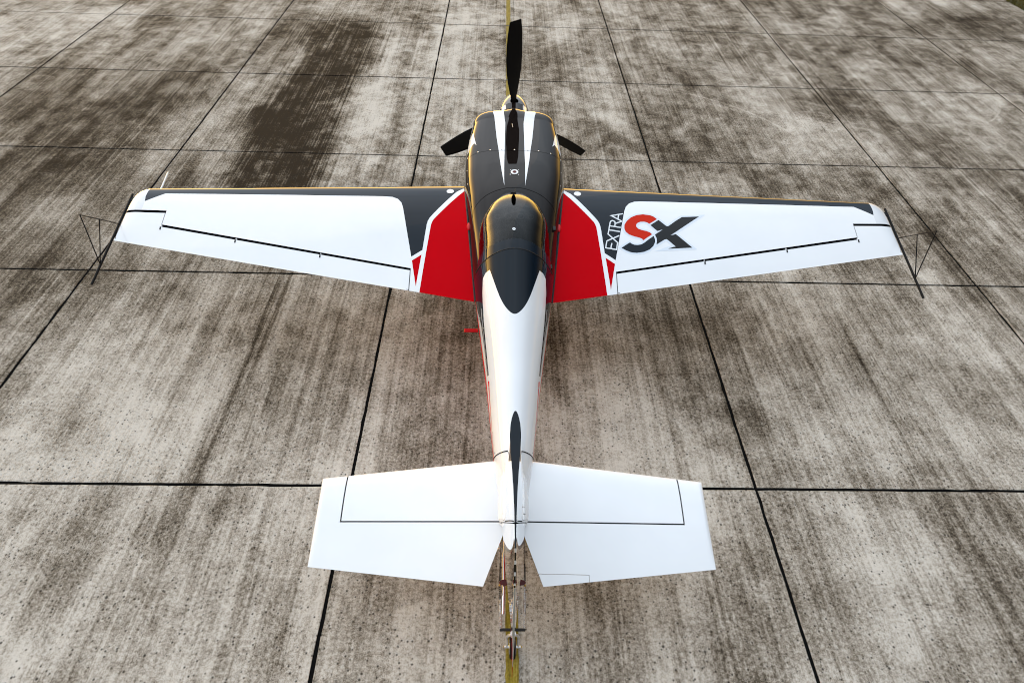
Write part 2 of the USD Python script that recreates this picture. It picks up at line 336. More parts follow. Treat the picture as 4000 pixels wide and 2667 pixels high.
usdkit.material(stage, '/World/Looks/earth', {
    "g": ("geometry", {}), "n": ("noise_texture", {"scale": 1.3, "detail": 8.0, "roughness": .7}), "r": ("rgb_ramp", {"ramp": [(.3, (.030, .028, .012)), (.7, (.085, .075, .028))]}), "p": ("principled_bsdf", {"roughness": .95, "specular_ior_level": .1})},
    [("g.position", "n.vector"), ("n.fac", "r.fac"), ("r.color", "p.base_color")], surface="p.BSDF")
usdkit.material(stage, '/World/Looks/grass_blade', {
    "g": ("geometry", {}), "n": ("noise_texture", {"scale": 4.0, "detail": 4.0}), "r": ("rgb_ramp", {"ramp": [(.35, (.055, .060, .010)), (.65, (.13, .105, .022))]}), "p": ("principled_bsdf", {"roughness": .8, "specular_ior_level": .2})},
    [("g.position", "n.vector"), ("n.fac", "r.fac"), ("r.color", "p.base_color")], surface="p.BSDF")

PITCH_X, PITCH_Y, X0, Y0 = 3.79, 2.97678, -12.862, 1.43979
cols = [X0 + PITCH_X * i for i in range(-3, 8)]; rows = [Y0 + PITCH_Y * j for j in range(-2, 11)]
g = put('/World', 'ground', [(-600, -600, -.06), (600, -600, -.06), (600, 600, -.06), (-600, 600, -.06)], [[0, 1, 2], [0, 2, 3]], 'earth', kind='structure')
pave = UsdGeom.Xform.Define(stage, '/World/pavement'); tag(pave.GetPrim(), kind='structure')
put('/World/pavement', 'joint_sealant', [(cols[0], rows[0], -.007), (cols[-1] - .05, rows[0], -.007), (cols[-1] - .05, rows[-1], -.007), (cols[0], rows[-1], -.007)], [[0, 1, 2], [0, 2, 3]], 'joint_seal')
GX, GY = .0150, .0135                                                 # half widths of the joints
for i in range(len(cols) - 1):
    for j in range(len(rows) - 1):
        a, b, c, d = cols[i] + GX, cols[i + 1] - GX, rows[j] + GY, rows[j + 1] - GY
        n = 26
        ring = np.vstack([np.c_[np.linspace(a, b, n)[:-1], np.full(n - 1, c)], np.c_[np.full(n - 1, b), np.linspace(c, d, n)[:-1]], np.c_[np.linspace(b, a, n)[:-1], np.full(n - 1, d)], np.c_[np.full(n - 1, a), np.linspace(d, c, n)[:-1]]])
        ctr = np.array([(a + b) / 2, (c + d) / 2])
        inner = ctr + (ring - ctr) * (1 - .003 / np.array([(b - a) / 2, (d - c) / 2]))
        ring = ring + rng.normal(0, .0024, ring.shape) * (rng.random((len(ring), 1)) > .3)
        chip = rng.random(len(ring)) < .05
        ring[chip] += (ctr - ring[chip]) / np.linalg.norm(ctr - ring[chip], axis=1, keepdims=True) * rng.uniform(.003, .007, (chip.sum(), 1))
        inner[chip] += (ctr - inner[chip]) / np.linalg.norm(ctr - inner[chip], axis=1, keepdims=True) * .007
        inner = inner + rng.normal(0, .0018, inner.shape)
        k = len(ring); dz = rng.uniform(-.0012, .0012)
        V = np.vstack([np.c_[inner, np.full(k, dz)], np.c_[ring, np.full(k, dz - .003)], np.c_[ring, np.full(k, -.05)], [[*ctr, dz]]])
        F = []
        for q in range(k):
            r_ = (q + 1) % k
            F += [[3 * k, q, r_], [q, k + q, k + r_], [q, k + r_, r_], [k + q, 2 * k + q, 2 * k + r_], [k + q, 2 * k + r_, k + r_]]
        tone = [1, 0, 1, 2, 1, 2, 1, 1, 0, 1, 1][i]
        if rng.random() < .3: tone = min(3, max(0, tone + rng.choice([-1, 1])))
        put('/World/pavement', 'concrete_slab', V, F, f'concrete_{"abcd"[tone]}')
V, F = [], []                                                       # the guide line: one thin coat of paint, broken at the joints, its edges ragged
for j in range(len(rows) - 1):
    c, d = rows[j] + GY + .012, rows[j + 1] - GY - .012
    ys = np.linspace(c, d, 60); m = len(V)
    for y in ys:
        w = .050 + .0018 * rng.normal(); x = -.010 + .0009 * (5 - y)
        V += [(x - w, y, .0045), (x + .05 + .0018 * rng.normal(), y, .0045)]
    for q in range(59): F += [[m + 2 * q, m + 2 * q + 1, m + 2 * q + 3], [m + 2 * q, m + 2 * q + 3, m + 2 * q + 2]]
put('/World/pavement', 'guide_line', V, F, 'worn_yellow', label='worn yellow guide line under the aeroplane')
V, F = [], []                                                       # the grass verge past the apron's right-hand edge
for _ in range(16000):
    x, y = 13.60 + rng.exponential(1.3), rng.uniform(8, 30)
    if x > 19: continue
    h, a, l = rng.uniform(.03, .10), rng.uniform(0, 6.28), rng.uniform(-.05, .05, 2); w = rng.uniform(.004, .010)
    m = len(V); V += [(x - w * math.cos(a), y - w * math.sin(a), -.06), (x + w * math.cos(a), y + w * math.sin(a), -.06), (x + l[0], y + l[1], h - .03)]; F.append([m, m + 1, m + 2])
p = put('/World', 'grass', V, F, 'grass_blade', label='short yellow-green grass verge beyond the corner of the apron', kind='stuff')
stage.GetPrimAtPath(p).SetCustomDataByKey('category', 'grass')
# ---------------------------------------------------------------- airframe shapes (metres; x right, y forward, z up, origin at the propeller hub)
def pchip(ys, vals):
    o = np.argsort(ys)
    return PchipInterpolator(np.asarray(ys, float)[o], np.asarray(vals, float)[o], extrapolate=True)

FY = [-.35, -.65, -.95, -1.2, -1.55, -2.0, -2.46]
F_W = pchip(FY, [.462, .497, .520, .513, .478, .426, .374])
F_T = pchip(FY, [.222, .252, .285, .315, .335, .305, .300])
F_B = pchip(FY, [.36, .39, .42, .45, .47, .48, .47])
F_N = pchip(FY, [3.6, 3.4, 3.1, 2.9, 2.7, 2.5, 2.5])
RY = [-2.46, -2.8, -3.05, -3.5, -4.17, -4.45, -4.70]
R_W = pchip(RY, [.374, .329, .295, .233, .156, .120, .085])
R_T = pchip(RY, [.500, .430, .385, .305, .215, .19, .16])
R_B = pchip(RY, [.47, .44, .42, .38, .32, .29, .26])
R_N = pchip(RY, [1.85, 1.9, 2.0, 2.0, 2.0, 2.0, 2.0])

def superr(phi, w, t, b, nt, nb):
    s, c = np.abs(np.sin(phi)), np.cos(phi)
    h, n = np.where(c > 0, t, b), np.where(c > 0, nt, nb)
    return ((s / w) ** n + (np.abs(c) / h) ** n) ** (-1 / n)

def hull_r(phi, y):
    phi, y = np.broadcast_arrays(np.asarray(phi, float), np.asarray(y, float))
    yf, yr = np.clip(y, -2.46, -.35), np.clip(y, -4.75, -2.46)
    front = superr(phi, F_W(yf), F_T(yf), F_B(yf), F_N(yf), 3.0)
    rear = superr(phi, R_W(yr), R_T(yr), R_B(yr), R_N(yr), 2.6)
    r = np.where(y >= -2.46, front, rear)
    s = np.clip((y + .37) / .245, 0, 1)
    box = r * np.maximum(1 - s ** 3.6, 0) ** (1 / 2.8)
    ring = .193 - .012 * np.clip((y + .2) / .16, 0, 1)
    k = .055
    h = np.clip(.5 + .5 * (box - ring) / k, 0, 1)
    blend = ring * (1 - h) + box * h + k * h * (1 - h)
    return np.where(y > -.75, blend, r)

def hull(phi, y):
    r = hull_r(phi, y)
    return np.stack([r * np.sin(phi), np.broadcast_to(y, r.shape), r * np.cos(phi)], -1)

NAC = lambda q: .2969 * q - .126 * q ** 2 - .3516 * q ** 4 + .2843 * q ** 6 - .1036 * q ** 8      # of the root of the chord fraction

def wing_le(x):
    x = np.abs(x); s = np.clip((x - 3.70) / .149, 0, 1)
    return -1.160 - .036 * x - .16 * (1 - np.sqrt(1 - s * s))

def wing_te(x):
    return -2.72 + .189 * np.abs(x)

def wing_z(x, q):
    x = np.abs(x); t = .15 - .03 * x / 3.85
    s = np.clip((x - 3.70) / .150, 0, 1)
    c0 = (-1.160 - .036 * x) - wing_te(x)
    return 5 * t * c0 * NAC(np.clip(q, 0, 1)) * np.sqrt(1 - s * s)

def tail_le(x):
    return -4.186 - .119 * (np.abs(x) - .111)

def tail_te(x):
    return -5.118 + .100 * (np.abs(x) - .2145)

def tail_z(x, q):
    x = np.abs(x); c = tail_le(x) - tail_te(x); s = np.clip((x - 1.415) / .041, 0, 1)
    return 5 * .095 * c * NAC(np.clip(q, 0, 1)) * np.sqrt(np.maximum(1 - s * s, 0)) + .004

CY = [-1.60, -1.63, -1.68, -1.75, -1.85, -2.0, -2.15, -2.3, -2.46]
C_X = pchip(CY, [.012, .10, .170, .235, .292, .337, .350, .349, .338])
C_T = pchip(CY, [.333, .352, .382, .415, .452, .490, .508, .511, .502])

# ---------------------------------------------------------------- the aeroplane
RT = np.array([0.99998145, -0.00388458, 0.00469218]); FW = np.array([0.00295519, 0.98293091, 0.18395135]); UPV = np.array([-0.00532666, -0.18393407, 0.98292415])
HUB = np.array([0.002348, 5.35, 1.585]); BASE = np.array([0.0, 2.9, 0.0])
O = np.array([(BASE - HUB) @ RT, (BASE - HUB) @ FW, (BASE - HUB) @ UPV])            # the thing's base in airframe coordinates
A = '/World/aerobatic_airplane'
ax = UsdGeom.Xform.Define(stage, A)
M = np.eye(4); M[0, :3], M[1, :3], M[2, :3], M[3, :3] = RT, FW, UPV, BASE
ax.AddTransformOp().Set(Gf.Matrix4d(*M.ravel().tolist()))
tag(ax.GetPrim(), 'white, charcoal and red single-seat aerobatic propeller aeroplane parked nose away on the concrete', 'aeroplane')
def w2a(P):                                                         # world point -> airframe coordinates
    P = np.atleast_2d(np.asarray(P, float)) - HUB
    return np.c_[P @ RT, P @ FW, P @ UPV]
def part(parent, name, piece, mat='gloss_paint', label=None, kind=None):
    V, F, N, C = piece
    return put(parent, name, V - O, F, mat, N, C, label, kind)
def solid(parent, name, meshes, mat, smooth=35, label=None, kind=None):
    return put_mesh(parent, name, meshes, mat, smooth, label, -O, kind)

WHITE, TIPW, SLATE, RED, LIGHT, TRED = (.80, .81, .83), (.70, .71, .73), (.0014, .0044, .0085), (.54, .0015, .006), (.66, .72, .80), (.60, .035, .018)
DARKNOSE = (.0050, .0036, .0032)
radial = lambda P: P * np.array([1, 0, 1.0])
PHI = np.r_[np.linspace(-np.pi, -2.2, 10)[:-1], np.linspace(-2.2, 2.2, 89), np.linspace(2.2, np.pi, 10)[1:]]
def mirror(pts): return [(-a, b) for a, b in pts]
def both(pts): return [Polygon(pts), Polygon(mirror(pts))]
def split(domain, layers, base):
    """regions of a domain: layers (polygons, colour) painted one over another on a base colour."""
    left, regs = domain, []
    for polys, col in reversed(layers):
        g = shapely.union_all([shapely.make_valid(p) for p in (polys if isinstance(polys, list) else [polys])]).intersection(left)
        left = left.difference(g); regs.append((g, col))
    return regs + [(left, base)]

# --- livery of the hull, in (angle from the top, station)
stripe = [(-.90, -.03), (-.57, -.03), (-.47, -.30), (-.40, -.46), (-.34, -.945), (-.297, -1.46), (-.289, -1.52), (-.345, -1.378), (-.52, -.95), (-.62, -.74), (-.80, -.30), (-.87, -.20)]
arrow = [(-1.20, -.545), (-1.053, -.808), (-1.112, -.760), (-1.175, -.795), (-1.25, -.88), (-1.285, -.80), (-1.335, -.62), (-1.24, -.57)]
ellipse = [(-.70, -2.20), (-.66, -2.36), (-.57, -2.53), (-.47, -2.677), (-.35, -2.845), (-.23, -2.965), (-.11, -3.034), (0, -3.058), (.11, -3.034), (.23, -2.965), (.35, -2.845), (.47, -2.677), (.57, -2.53), (.66, -2.36), (.70, -2.20)]
_h = CubicSpline(np.arange(len(ellipse)), np.array(ellipse)); ellipse = [tuple(a) for a in _h(np.linspace(0, len(ellipse) - 1, 90))]
sidedark = [(-.52, -2.20), (-.52, -2.585), (-.665, -2.582), (-.785, -2.61), (-.87, -2.75), (-.89, -2.83), (-.925, -3.08), (-.98, -3.50), (-1.12, -3.49), (-1.10, -3.2), (-1.14, -3.0), (-1.48, -2.70), (-1.65, -2.45), (-1.65, -2.20)]
pin = [(-1.00, -2.86), (-1.025, -3.08), (-1.06, -3.50), (-1.075, -3.50), (-1.045, -3.08), (-1.025, -2.86)]
redwedge = [(-1.10, -3.535), (-.98, -3.555), (-1.055, -3.67), (-1.23, -4.19), (-1.27, -4.19), (-1.16, -3.80)]
belly = [(-1.50, -2.66), (-1.40, -3.10), (-1.335, -3.50), (-1.38, -3.85), (-1.42, -4.19), (-1.5, -4.72), (-3.2, -4.72), (-3.2, -2.2), (-1.62, -2.2)]
bellyfront = [(-1.75, -.95), (-1.75, -2.7), (-3.2, -2.7), (-3.2, -.95)]
SEAM = Polygon([(-3.3, -.957), (3.3, -.957), (3.3, 1), (-3.3, 1)])
arcl = [(0, -1.549), (.30, -1.560), (.62, -1.602), (.815, -1.643), (.95, -1.681), (1.058, -1.723), (1.112, -1.783), (1.125, -1.87), (1.11, -1.96), (1.09, -2.10), (1.06, -2.325), (.985, -2.483)]
_a = CubicSpline(np.linspace(0, 1, len(arcl)), np.array(arcl)); arcl = [(max(0.0, a), b) for a, b in _a(np.linspace(0, 1, 60))]
ARC = Polygon(arcl + [(.97, -2.52), (-.97, -2.52)] + [(-a, b) for a, b in arcl[::-1]])                       # the canopy with its painted frame
basel = [(0, -1.607), (.13, -1.611), (.30, -1.636), (.51, -1.708), (.68, -1.791), (.80, -1.878), (.91, -1.966), (.965, -2.053), (.985, -2.19), (.985, -2.38), (.985, -2.462)]
_b = PchipInterpolator(np.linspace(0, 1, len(basel)), np.array(basel)); basel = [tuple(a) for a in _b(np.linspace(0, 1, 60))]
HOLE = Polygon(basel + [(.9, -2.53), (-.9, -2.53)] + [(-a, b) for a, b in basel[::-1]])

ystat = lambda a, b, s: np.linspace(a, b, max(2, int(abs(a - b) / s) + 1))
fr_y = np.unique(np.r_[ystat(-.03, -.42, .012), ystat(-.42, -.957, .03), ystat(-.957, -2.458, .03)])
re_y = ystat(-4.70, -2.462, .035)
whole = sbox(-np.pi, -4.70, np.pi, -.03)
gap = .0022
nose_dom = sbox(-np.pi, -.957 + gap, np.pi, -.03)
front_dom = sbox(-np.pi, -2.459, np.pi, -.957 - gap).difference(ARC.buffer(gap * 1.5))
rear_dom = sbox(-np.pi, -4.70, np.pi, -2.463)
joint_y = -4.182
nose = skin(split(nose_dom, [(both(stripe), WHITE), (both(arrow), WHITE)], DARKNOSE), PHI, fr_y, hull, radial)
cowl = part(A, 'engine_cowling', nose, label='charcoal engine cowling with two tapering white stripes')
ring = hull(PHI, np.full(len(PHI), -.03))
front = skin(split(front_dom, [(both(stripe), WHITE), (both(arrow), WHITE), (both(bellyfront), RED)], DARKNOSE), PHI, fr_y, hull, radial)
rear = skin(split(rear_dom, [(both(sidedark), SLATE), (Polygon(ellipse), SLATE), (both(pin), WHITE), (both(belly), RED), (both(redwedge), RED)], WHITE), PHI, re_y, hull, radial)
body = part(A, 'fuselage', join(front, rear), label='fuselage, charcoal ahead of the canopy and white behind it')
# dark structure seen in the panel gaps and closing the ends
inner_p, inner_y = np.linspace(-np.pi, np.pi, 61), np.r_[ystat(-.05, -2.45, .06)]
G = hull(*np.meshgrid(inner_p, inner_y, indexing='ij')) * np.array([.975, 1, .975])
def in_skin(dom, us, vs, f): return skin([(dom, (0, 0, 0))], us, vs, lambda u, v: hull(u, v) * np.array([f, 1, f]), radial)[:2]
V1, F1 = in_skin(sbox(-np.pi, -2.46, np.pi, -.05).difference(HOLE.buffer(.02)), inner_p, inner_y[::-1], .982)
put(body, 'inner_structure', V1 - O, F1, 'dark_gap')
# tail-cone joint: a thin dark band standing a hair proud
jp = np.linspace(-1.35, 1.35, 60)
solid(body, 'joint_seal', tube(hull(jp, np.full(60, joint_y)) * np.array([1.003, 1, 1.003]), .0045, 6), 'dark_gap')
solid(body, 'rubber_strip', tube(np.c_[np.zeros(30), np.linspace(-2.46, -2.46, 30), np.zeros(30)] + hull(np.linspace(-1.10, 1.10, 30), np.full(30, -2.461)) * np.array([1.002, 0, 1.002]), .0042, 6), 'black_rubber')
def studs(parent, name, spots, r, mat='steel'):
    for P, n in spots:
        s = trimesh.creation.icosphere(1, r); s.apply_scale((1, 1, .55)); s.apply_transform(trimesh.geometry.align_vectors((0, 0, 1), n)); s.apply_translation(P)
        solid(parent, name, s, mat, True)
def hull_n(p, y):
    e = 1e-3; n = np.cross(hull(p + e, y) - hull(p - e, y), hull(p, y + e) - hull(p, y - e)); n = n / np.linalg.norm(n)
    return n if n @ (hull(p, y) * [1, 0, 1]) > 0 else -n
studs(cowl, 'fastener', [(hull(p, -.945), hull_n(p, -.945)) for p in (-1.24, -.985, -.73, -.44, 0.0, .44, .73, .985, 1.24)], .0085)
studs(body, 'fastener', [(hull(s * p, y), hull_n(s * p, y)) for s in (-1, 1) for p, y in ((1.17, -2.92), (1.0, -3.06), (1.10, -3.33), (1.05, -3.60), (1.12, -3.98), (1.05, -4.15), (1.2, -1.34), (1.22, -1.14))], .0065)
# oil filler door on the cowling deck, cap with a red centre
def surf_disc(p, y, r0, r1, h, seg=32):
    c, n = hull(p, y), hull_n(p, y)
    t = trimesh.creation.annulus(r0, r1, h, sections=seg) if r0 else trimesh.creation.cylinder(r1, h, sections=seg)
    t.apply_transform(trimesh.geometry.align_vectors((0, 0, 1), n)); t.apply_translation(c + n * h * .2)
    return t
fil = solid(body, 'filler_flange', surf_disc(-.004, -1.322, .019, .037, .007), 'white_paint', 30)
solid(fil, 'filler_cap', surf_disc(-.004, -1.322, 0, .019, .010), 'dark_red_paint', 30)
studs(fil, 'screw', [(hull(p, y), hull_n(p, y)) for p, y in ((-.125, -1.288), (.117, -1.288), (-.125, -1.357), (.117, -1.357))], .006)
# latch door outline on the nose: small hinge bars
solid(cowl, 'door_hinge', tube([hull(-.10, -.47) * 1.004, hull(-.075, -.535) * 1.004], .004, 6), 'silver_paint')

# --- spinner and propeller
prop = solid(A, 'propeller', lathe([(0, -.02), (.085, -.02), (.085, .10), (0, .10)], sections=36), 'black_metal', 30, label='black three-bladed propeller, one blade straight up')
sp = [(.170, -.024), (.173, -.01), (.172, .03), (.165, .08), (.150, .14), (.124, .21), (.088, .28), (.048, .325), (.018, .345), (0, .35)]
spin_d = sbox(-np.pi, -.024, np.pi, .35)
spr = pchip([a[1] for a in sp], [a[0] for a in sp])
spin_surf = lambda u, v: np.stack([spr(v) * np.sin(u), v, spr(v) * np.cos(u)], -1)
holes = [Point(0, 0)]
cut = shapely.union_all([affinity.translate(affinity.scale(Point(0, 0).buffer(1, 32), .27, .052), k * 2 * np.pi / 3, .018) for k in (-1, 0, 1)])
part(prop, 'spinner', skin([(spin_d.difference(cut), (.15, .15, .155))], np.linspace(-np.pi, np.pi, 61), np.linspace(-.024, .35, 26), spin_surf, lambda P: P * [1, 0, 1.0] + [0, .02, 0]), label='grey spinner')
solid(prop, 'spinner_backplate', lathe([(0, -.026), (.168, -.026), (.171, -.022), (0, -.018)], sections=48), 'silver_paint', 30)
br = np.array([.09, .16, .22, .30, .40, .52, .64, .76, .86, .94, .985, 1.0])
bc = np.array([.070, .085, .105, .135, .168, .190, .192, .180, .162, .142, .128, .118])
bt = np.array([.060, .050, .040, .032, .027, .023, .020, .017, .014, .011, .008, .004])
bp = np.radians(np.array([58, 56, 52, 46, 40, 34, 29.5, 26, 23.5, 22, 21.5, 21.0]))
def blade(angle):
    """Blade with its leading edge towards +x when up; the disc turns clockwise seen from behind."""
    prof_u = np.r_[np.linspace(0, 1, 13), np.linspace(1, 0, 13)[1:-1]] ** 1.0
    q = np.r_[np.linspace(0, 1, 13) ** 1.6, (np.linspace(1, 0, 13)[1:-1]) ** 1.6]
    sgn = np.r_[np.ones(13), -np.ones(11)]
    V = []
    for r, c, t, b in zip(br, bc, bt, bp):
        x = (.42 - q) * c; z = sgn * t / 2 * 2.2 * (np.sqrt(np.maximum(q, 0)) * (1 - q) * 1.15 + .02)
        z = np.where(sgn < 0, z * .55, z)                            # forward face flatter... aft face carries the pitch
        slant = .016 * (r > .99) * 0
        V.append(np.c_[x * np.cos(b) + z * np.sin(b) * 0 - 0, x * np.sin(b) + z * np.cos(b), np.full(len(x), r) + x * .10 * (r > .93)])
    n = len(V[0]); V = np.vstack(V); F = []
    for i in range(len(br) - 1):
        for j in range(n):
            a, b_ = i * n + j, i * n + (j + 1) % n
            F += [[a, b_, b_ + n], [a, b_ + n, a + n]]
    k = (len(br) - 1) * n
    F += [[k, k + j, k + j + 1] for j in range(1, n - 1)] + [[0, j + 1, j] for j in range(1, n - 1)]
    t = trimesh.Trimesh(V, F, process=False); t.fix_normals()
    t.apply_transform(trimesh.transformations.rotation_matrix(angle, (0, 1, 0))); t.apply_translation((0, .018, 0))
    return t
for k in range(3): solid(prop, 'propeller_blade', blade(k * 2 * np.pi / 3), 'carbon_black', 50)

# --- canopy: painted frame, glass, cockpit
frame_dom = ARC.buffer(-gap * 1.5).difference(HOLE).intersection(sbox(-np.pi, -2.458, np.pi, -.5))
can = part(A, 'canopy', skin([(frame_dom, DARKNOSE)], PHI, fr_y, hull, radial), label='closed canopy, dark glass in a charcoal frame')
c_base = PchipInterpolator([a[0] for a in basel[:-1]], [a[1] for a in basel[:-1]]) if False else None
bphi, by_ = np.array([a[0] for a in basel]), np.array([a[1] for a in basel])
bxyz = hull(bphi, np.maximum(by_, -2.459))
o_ = np.argsort(-bxyz[:, 1]); bxyz = bxyz[o_]
tt = np.linspace(0, 1, len(bxyz)); fx, fy, fz = (PchipInterpolator(tt, bxyz[:, k]) for k in range(3))
CT = pchip([-1.600, -1.625, -1.67, -1.74, -1.84, -1.98, -2.13, -2.3, -2.46], [.333, .351, .377, .410, .447, .483, .503, .508, .501])
def canopy_surf(u, v, off=0.0):
    """u: -1..1 across, v: 0 front .. 1 frame."""
    u, v = np.broadcast_arrays(np.asarray(u, float), np.asarray(v, float))
    w = np.clip(v, 0, 1)
    X, Y, Z = fx(w), fy(w), fz(w); T = CT(Y) + .0005
    a = u * np.pi / 2
    e = .92
    x = (X + off) * np.sign(a) * np.abs(np.sin(a)) ** e
    z = Z + (T - Z + off) * np.abs(np.cos(a)) ** e
    Hm = hull(u * .985, np.full(np.shape(u), -2.4601))               # towards its rear edge the glass takes the section of the deck behind it
    k = np.clip((w - .45) / .55, 0, 1); k = k * k * (3 - 2 * k)
    x = x * (1 - k) + (Hm[..., 0] * (1 + off / .4)) * k
    z = z * (1 - k) + (Hm[..., 2] + T - .5015 + off) * k
    return np.stack([x, Y, z], -1)
cu, cv = np.linspace(-1, 1, 49), np.linspace(0.0, 1, 61) ** 1.35
up_out = lambda P: P * [1, 0, 1.0] - [0, 0, .15] + [0, .05, 0] * (P[:, 1:2] > -2.0)
g1 = skin([(sbox(-1, 0, 1, 1), (0, 0, 0))], cu, cv, lambda u, v: canopy_surf(u, v), up_out)
g2 = skin([(sbox(-1, 0, 1, 1), (0, 0, 0))], cu, cv, lambda u, v: canopy_surf(u, v, -.005), up_out)
gl = join(g1, (g2[0], g2[1][:, ::-1], -g2[2], g2[3]))
part(can, 'canopy_glass', gl, 'canopy_glass')
# painted band at the canopy's rear edge and the black seal behind it
band = skin([(sbox(-1, .885, 1, .997), SLATE)], cu, np.linspace(.88, 1, 8), lambda u, v: canopy_surf(u, v, .0025), up_out)
part(can, 'rear_frame', band)
for s in (-1,):
    pass
solid(can, 'hinge', bevel_box((.030, .055, .022), hull(1.085, -1.93) * 1.0 + [.008, 0, .002], .004), 'black_metal')
solid(can, 'hinge', bevel_box((.028, .055, .022), hull(1.02, -2.40) + [.010, 0, .002], .004), 'black_metal')
vent_c = canopy_surf(np.array(0.0), np.array(.66)); 
def on_canopy(u, y):
    from scipy.optimize import brentq
    v = brentq(lambda w: float(fy(w)) - y, 0, 1); return canopy_surf(np.array(u), np.array(v))
vr = trimesh.creation.annulus(.006, .014, .006, sections=24); vr.apply_translation(on_canopy(-.02, -2.25) + [0, 0, .001])
solid(can, 'vent_ring', vr, 'silver_paint')
solid(body, 'antenna', bevel_box((.011, .050, .020), (.006, -1.600, .344), .004), 'black_rubber')
# cockpit tub
tub = [bevel_box((.56, .95, .02), (0, -2.02, -.22)), bevel_box((.02, .95, .42), (-.285, -2.02, -.03)), bevel_box((.02, .95, .42), (.285, -2.02, -.03)), bevel_box((.56, .02, .48), (0, -1.555, -.02)), bevel_box((.50, .02, .42), (0, -2.452, -.03))]
ck = solid(A, 'cockpit', tub, 'cockpit_dark', label='dark single-seat cockpit under the canopy')
seat = [bevel_box((.36, .40, .07), (0, -2.12, -.15), .03)]
b = bevel_box((.36, .09, .50), (0, 0, 0), .04); b.apply_transform(trimesh.transformations.rotation_matrix(.5, (1, 0, 0))); b.apply_translation((0, -2.36, .06)); seat.append(b)
solid(ck, 'seat', seat, 'seat_cloth')
pn = bevel_box((.50, .05, .17), (0, -1.76, .185), .02); panel = solid(ck, 'instrument_panel', pn, 'cockpit_dark')
for x, z, r in ((-.16, .20, .030), (-.06, .21, .036), (.06, .21, .036), (.16, .20, .030)):
    c = trimesh.creation.annulus(r * .8, r, .008, sections=20); c.apply_transform(trimesh.transformations.rotation_matrix(np.pi / 2, (1, 0, 0))); c.apply_translation((x, -1.788, z)); solid(panel, 'gauge', c, 'instrument_white')
solid(ck, 'control_stick', tube([(0, -1.92, -.20), (0, -1.96, -.02), (0, -1.95, .08)], [.012, .012, .018], 10), 'black_rubber')
for s in (-1, 1): solid(ck, 'frame_tube', tube([(s * .27, -1.62, .10), (s * .29, -2.05, .13), (s * .26, -2.45, .12)], .011, 8), 'silver_paint')

# --- wings
LEQ = lambda x, y: np.sqrt(np.clip((wing_le(x) - y) / (wing_le(x) - wing_te(x)), 0, 1))
def to_q(poly, le, te, step=.02):
    """A plan-view polygon (x, y) into (x, root of chord fraction); long edges are cut so that they stay straight."""
    def ring(c):
        c = dense(np.asarray(c)[:-1], step)
        return np.c_[c[:, 0], np.sqrt(np.clip((le(c[:, 0]) - c[:, 1]) / (le(c[:, 0]) - te(c[:, 0])), 0, 1))]
    if poly.is_empty: return poly
    gs = [Polygon(ring(p.exterior.coords), [ring(h.coords) for h in p.interiors]).buffer(0) for p in getattr(poly, 'geoms', [poly]) if p.geom_type == 'Polygon']
    return shapely.union_all(gs)
XT = 3.848
plan = Polygon([(.30, -.9), (XT, -.9), (XT, -3.2), (.30, -3.2)])
AIL = [(.975, -2.323), (3.436, -1.832), (3.436, -1.663), (XT + .01, -1.648), (XT + .01, -3), (.975, -3)]
ailz = Polygon(AIL)
HIN = [(.967, -2.302), (3.429, -1.806), (3.429, -1.634), (XT + .01, -1.619), (XT + .01, -3), (.967, -3)]
main = plan.difference(Polygon(HIN))
panel = [(3.70, -1.524), (3.512, -1.395), (2.55, -1.401), (1.289, -1.418), (1.222, -1.428), (1.165, -1.457), (1.125, -1.510), (1.103, -1.575), (1.088, -1.64), (.972, -2.176), (.972, -3), (3.9, -3), (3.9, -1.5)]
cutw = [(.30, -1.075), (.51, -1.270), (.58, -1.335), (.80, -1.670), (.826, -1.712), (.843, -1.755), (.850, -1.80), (.871, -2.10), (.974, -2.176)]
slate = Polygon([(.30, -.8), (3.9, -.8), (3.9, -1.66)] + panel[:10] + cutw[::-1][1:])
redin = [(.30, -1.13), (.505, -1.323), (.762, -1.695), (.787, -1.733), (.80, -1.765), (.808, -1.80), (.871, -2.553), (.871, -3), (.30, -3)]
tri = [(.8765, -2.152), (.963, -2.2175), (.908, -2.4955)]
tipcap = Polygon([(3.722, -1.1), (3.695, -1.45), (3.680, -1.515), (3.677, -1.64), (3.9, -1.66), (3.9, -1.1)])
wx = np.unique(np.r_[np.linspace(.30, 3.66, 57), np.linspace(3.66, XT, 22)])
wq = np.unique(np.r_[np.linspace(0, .3, 14), np.linspace(.3, 1, 26)])
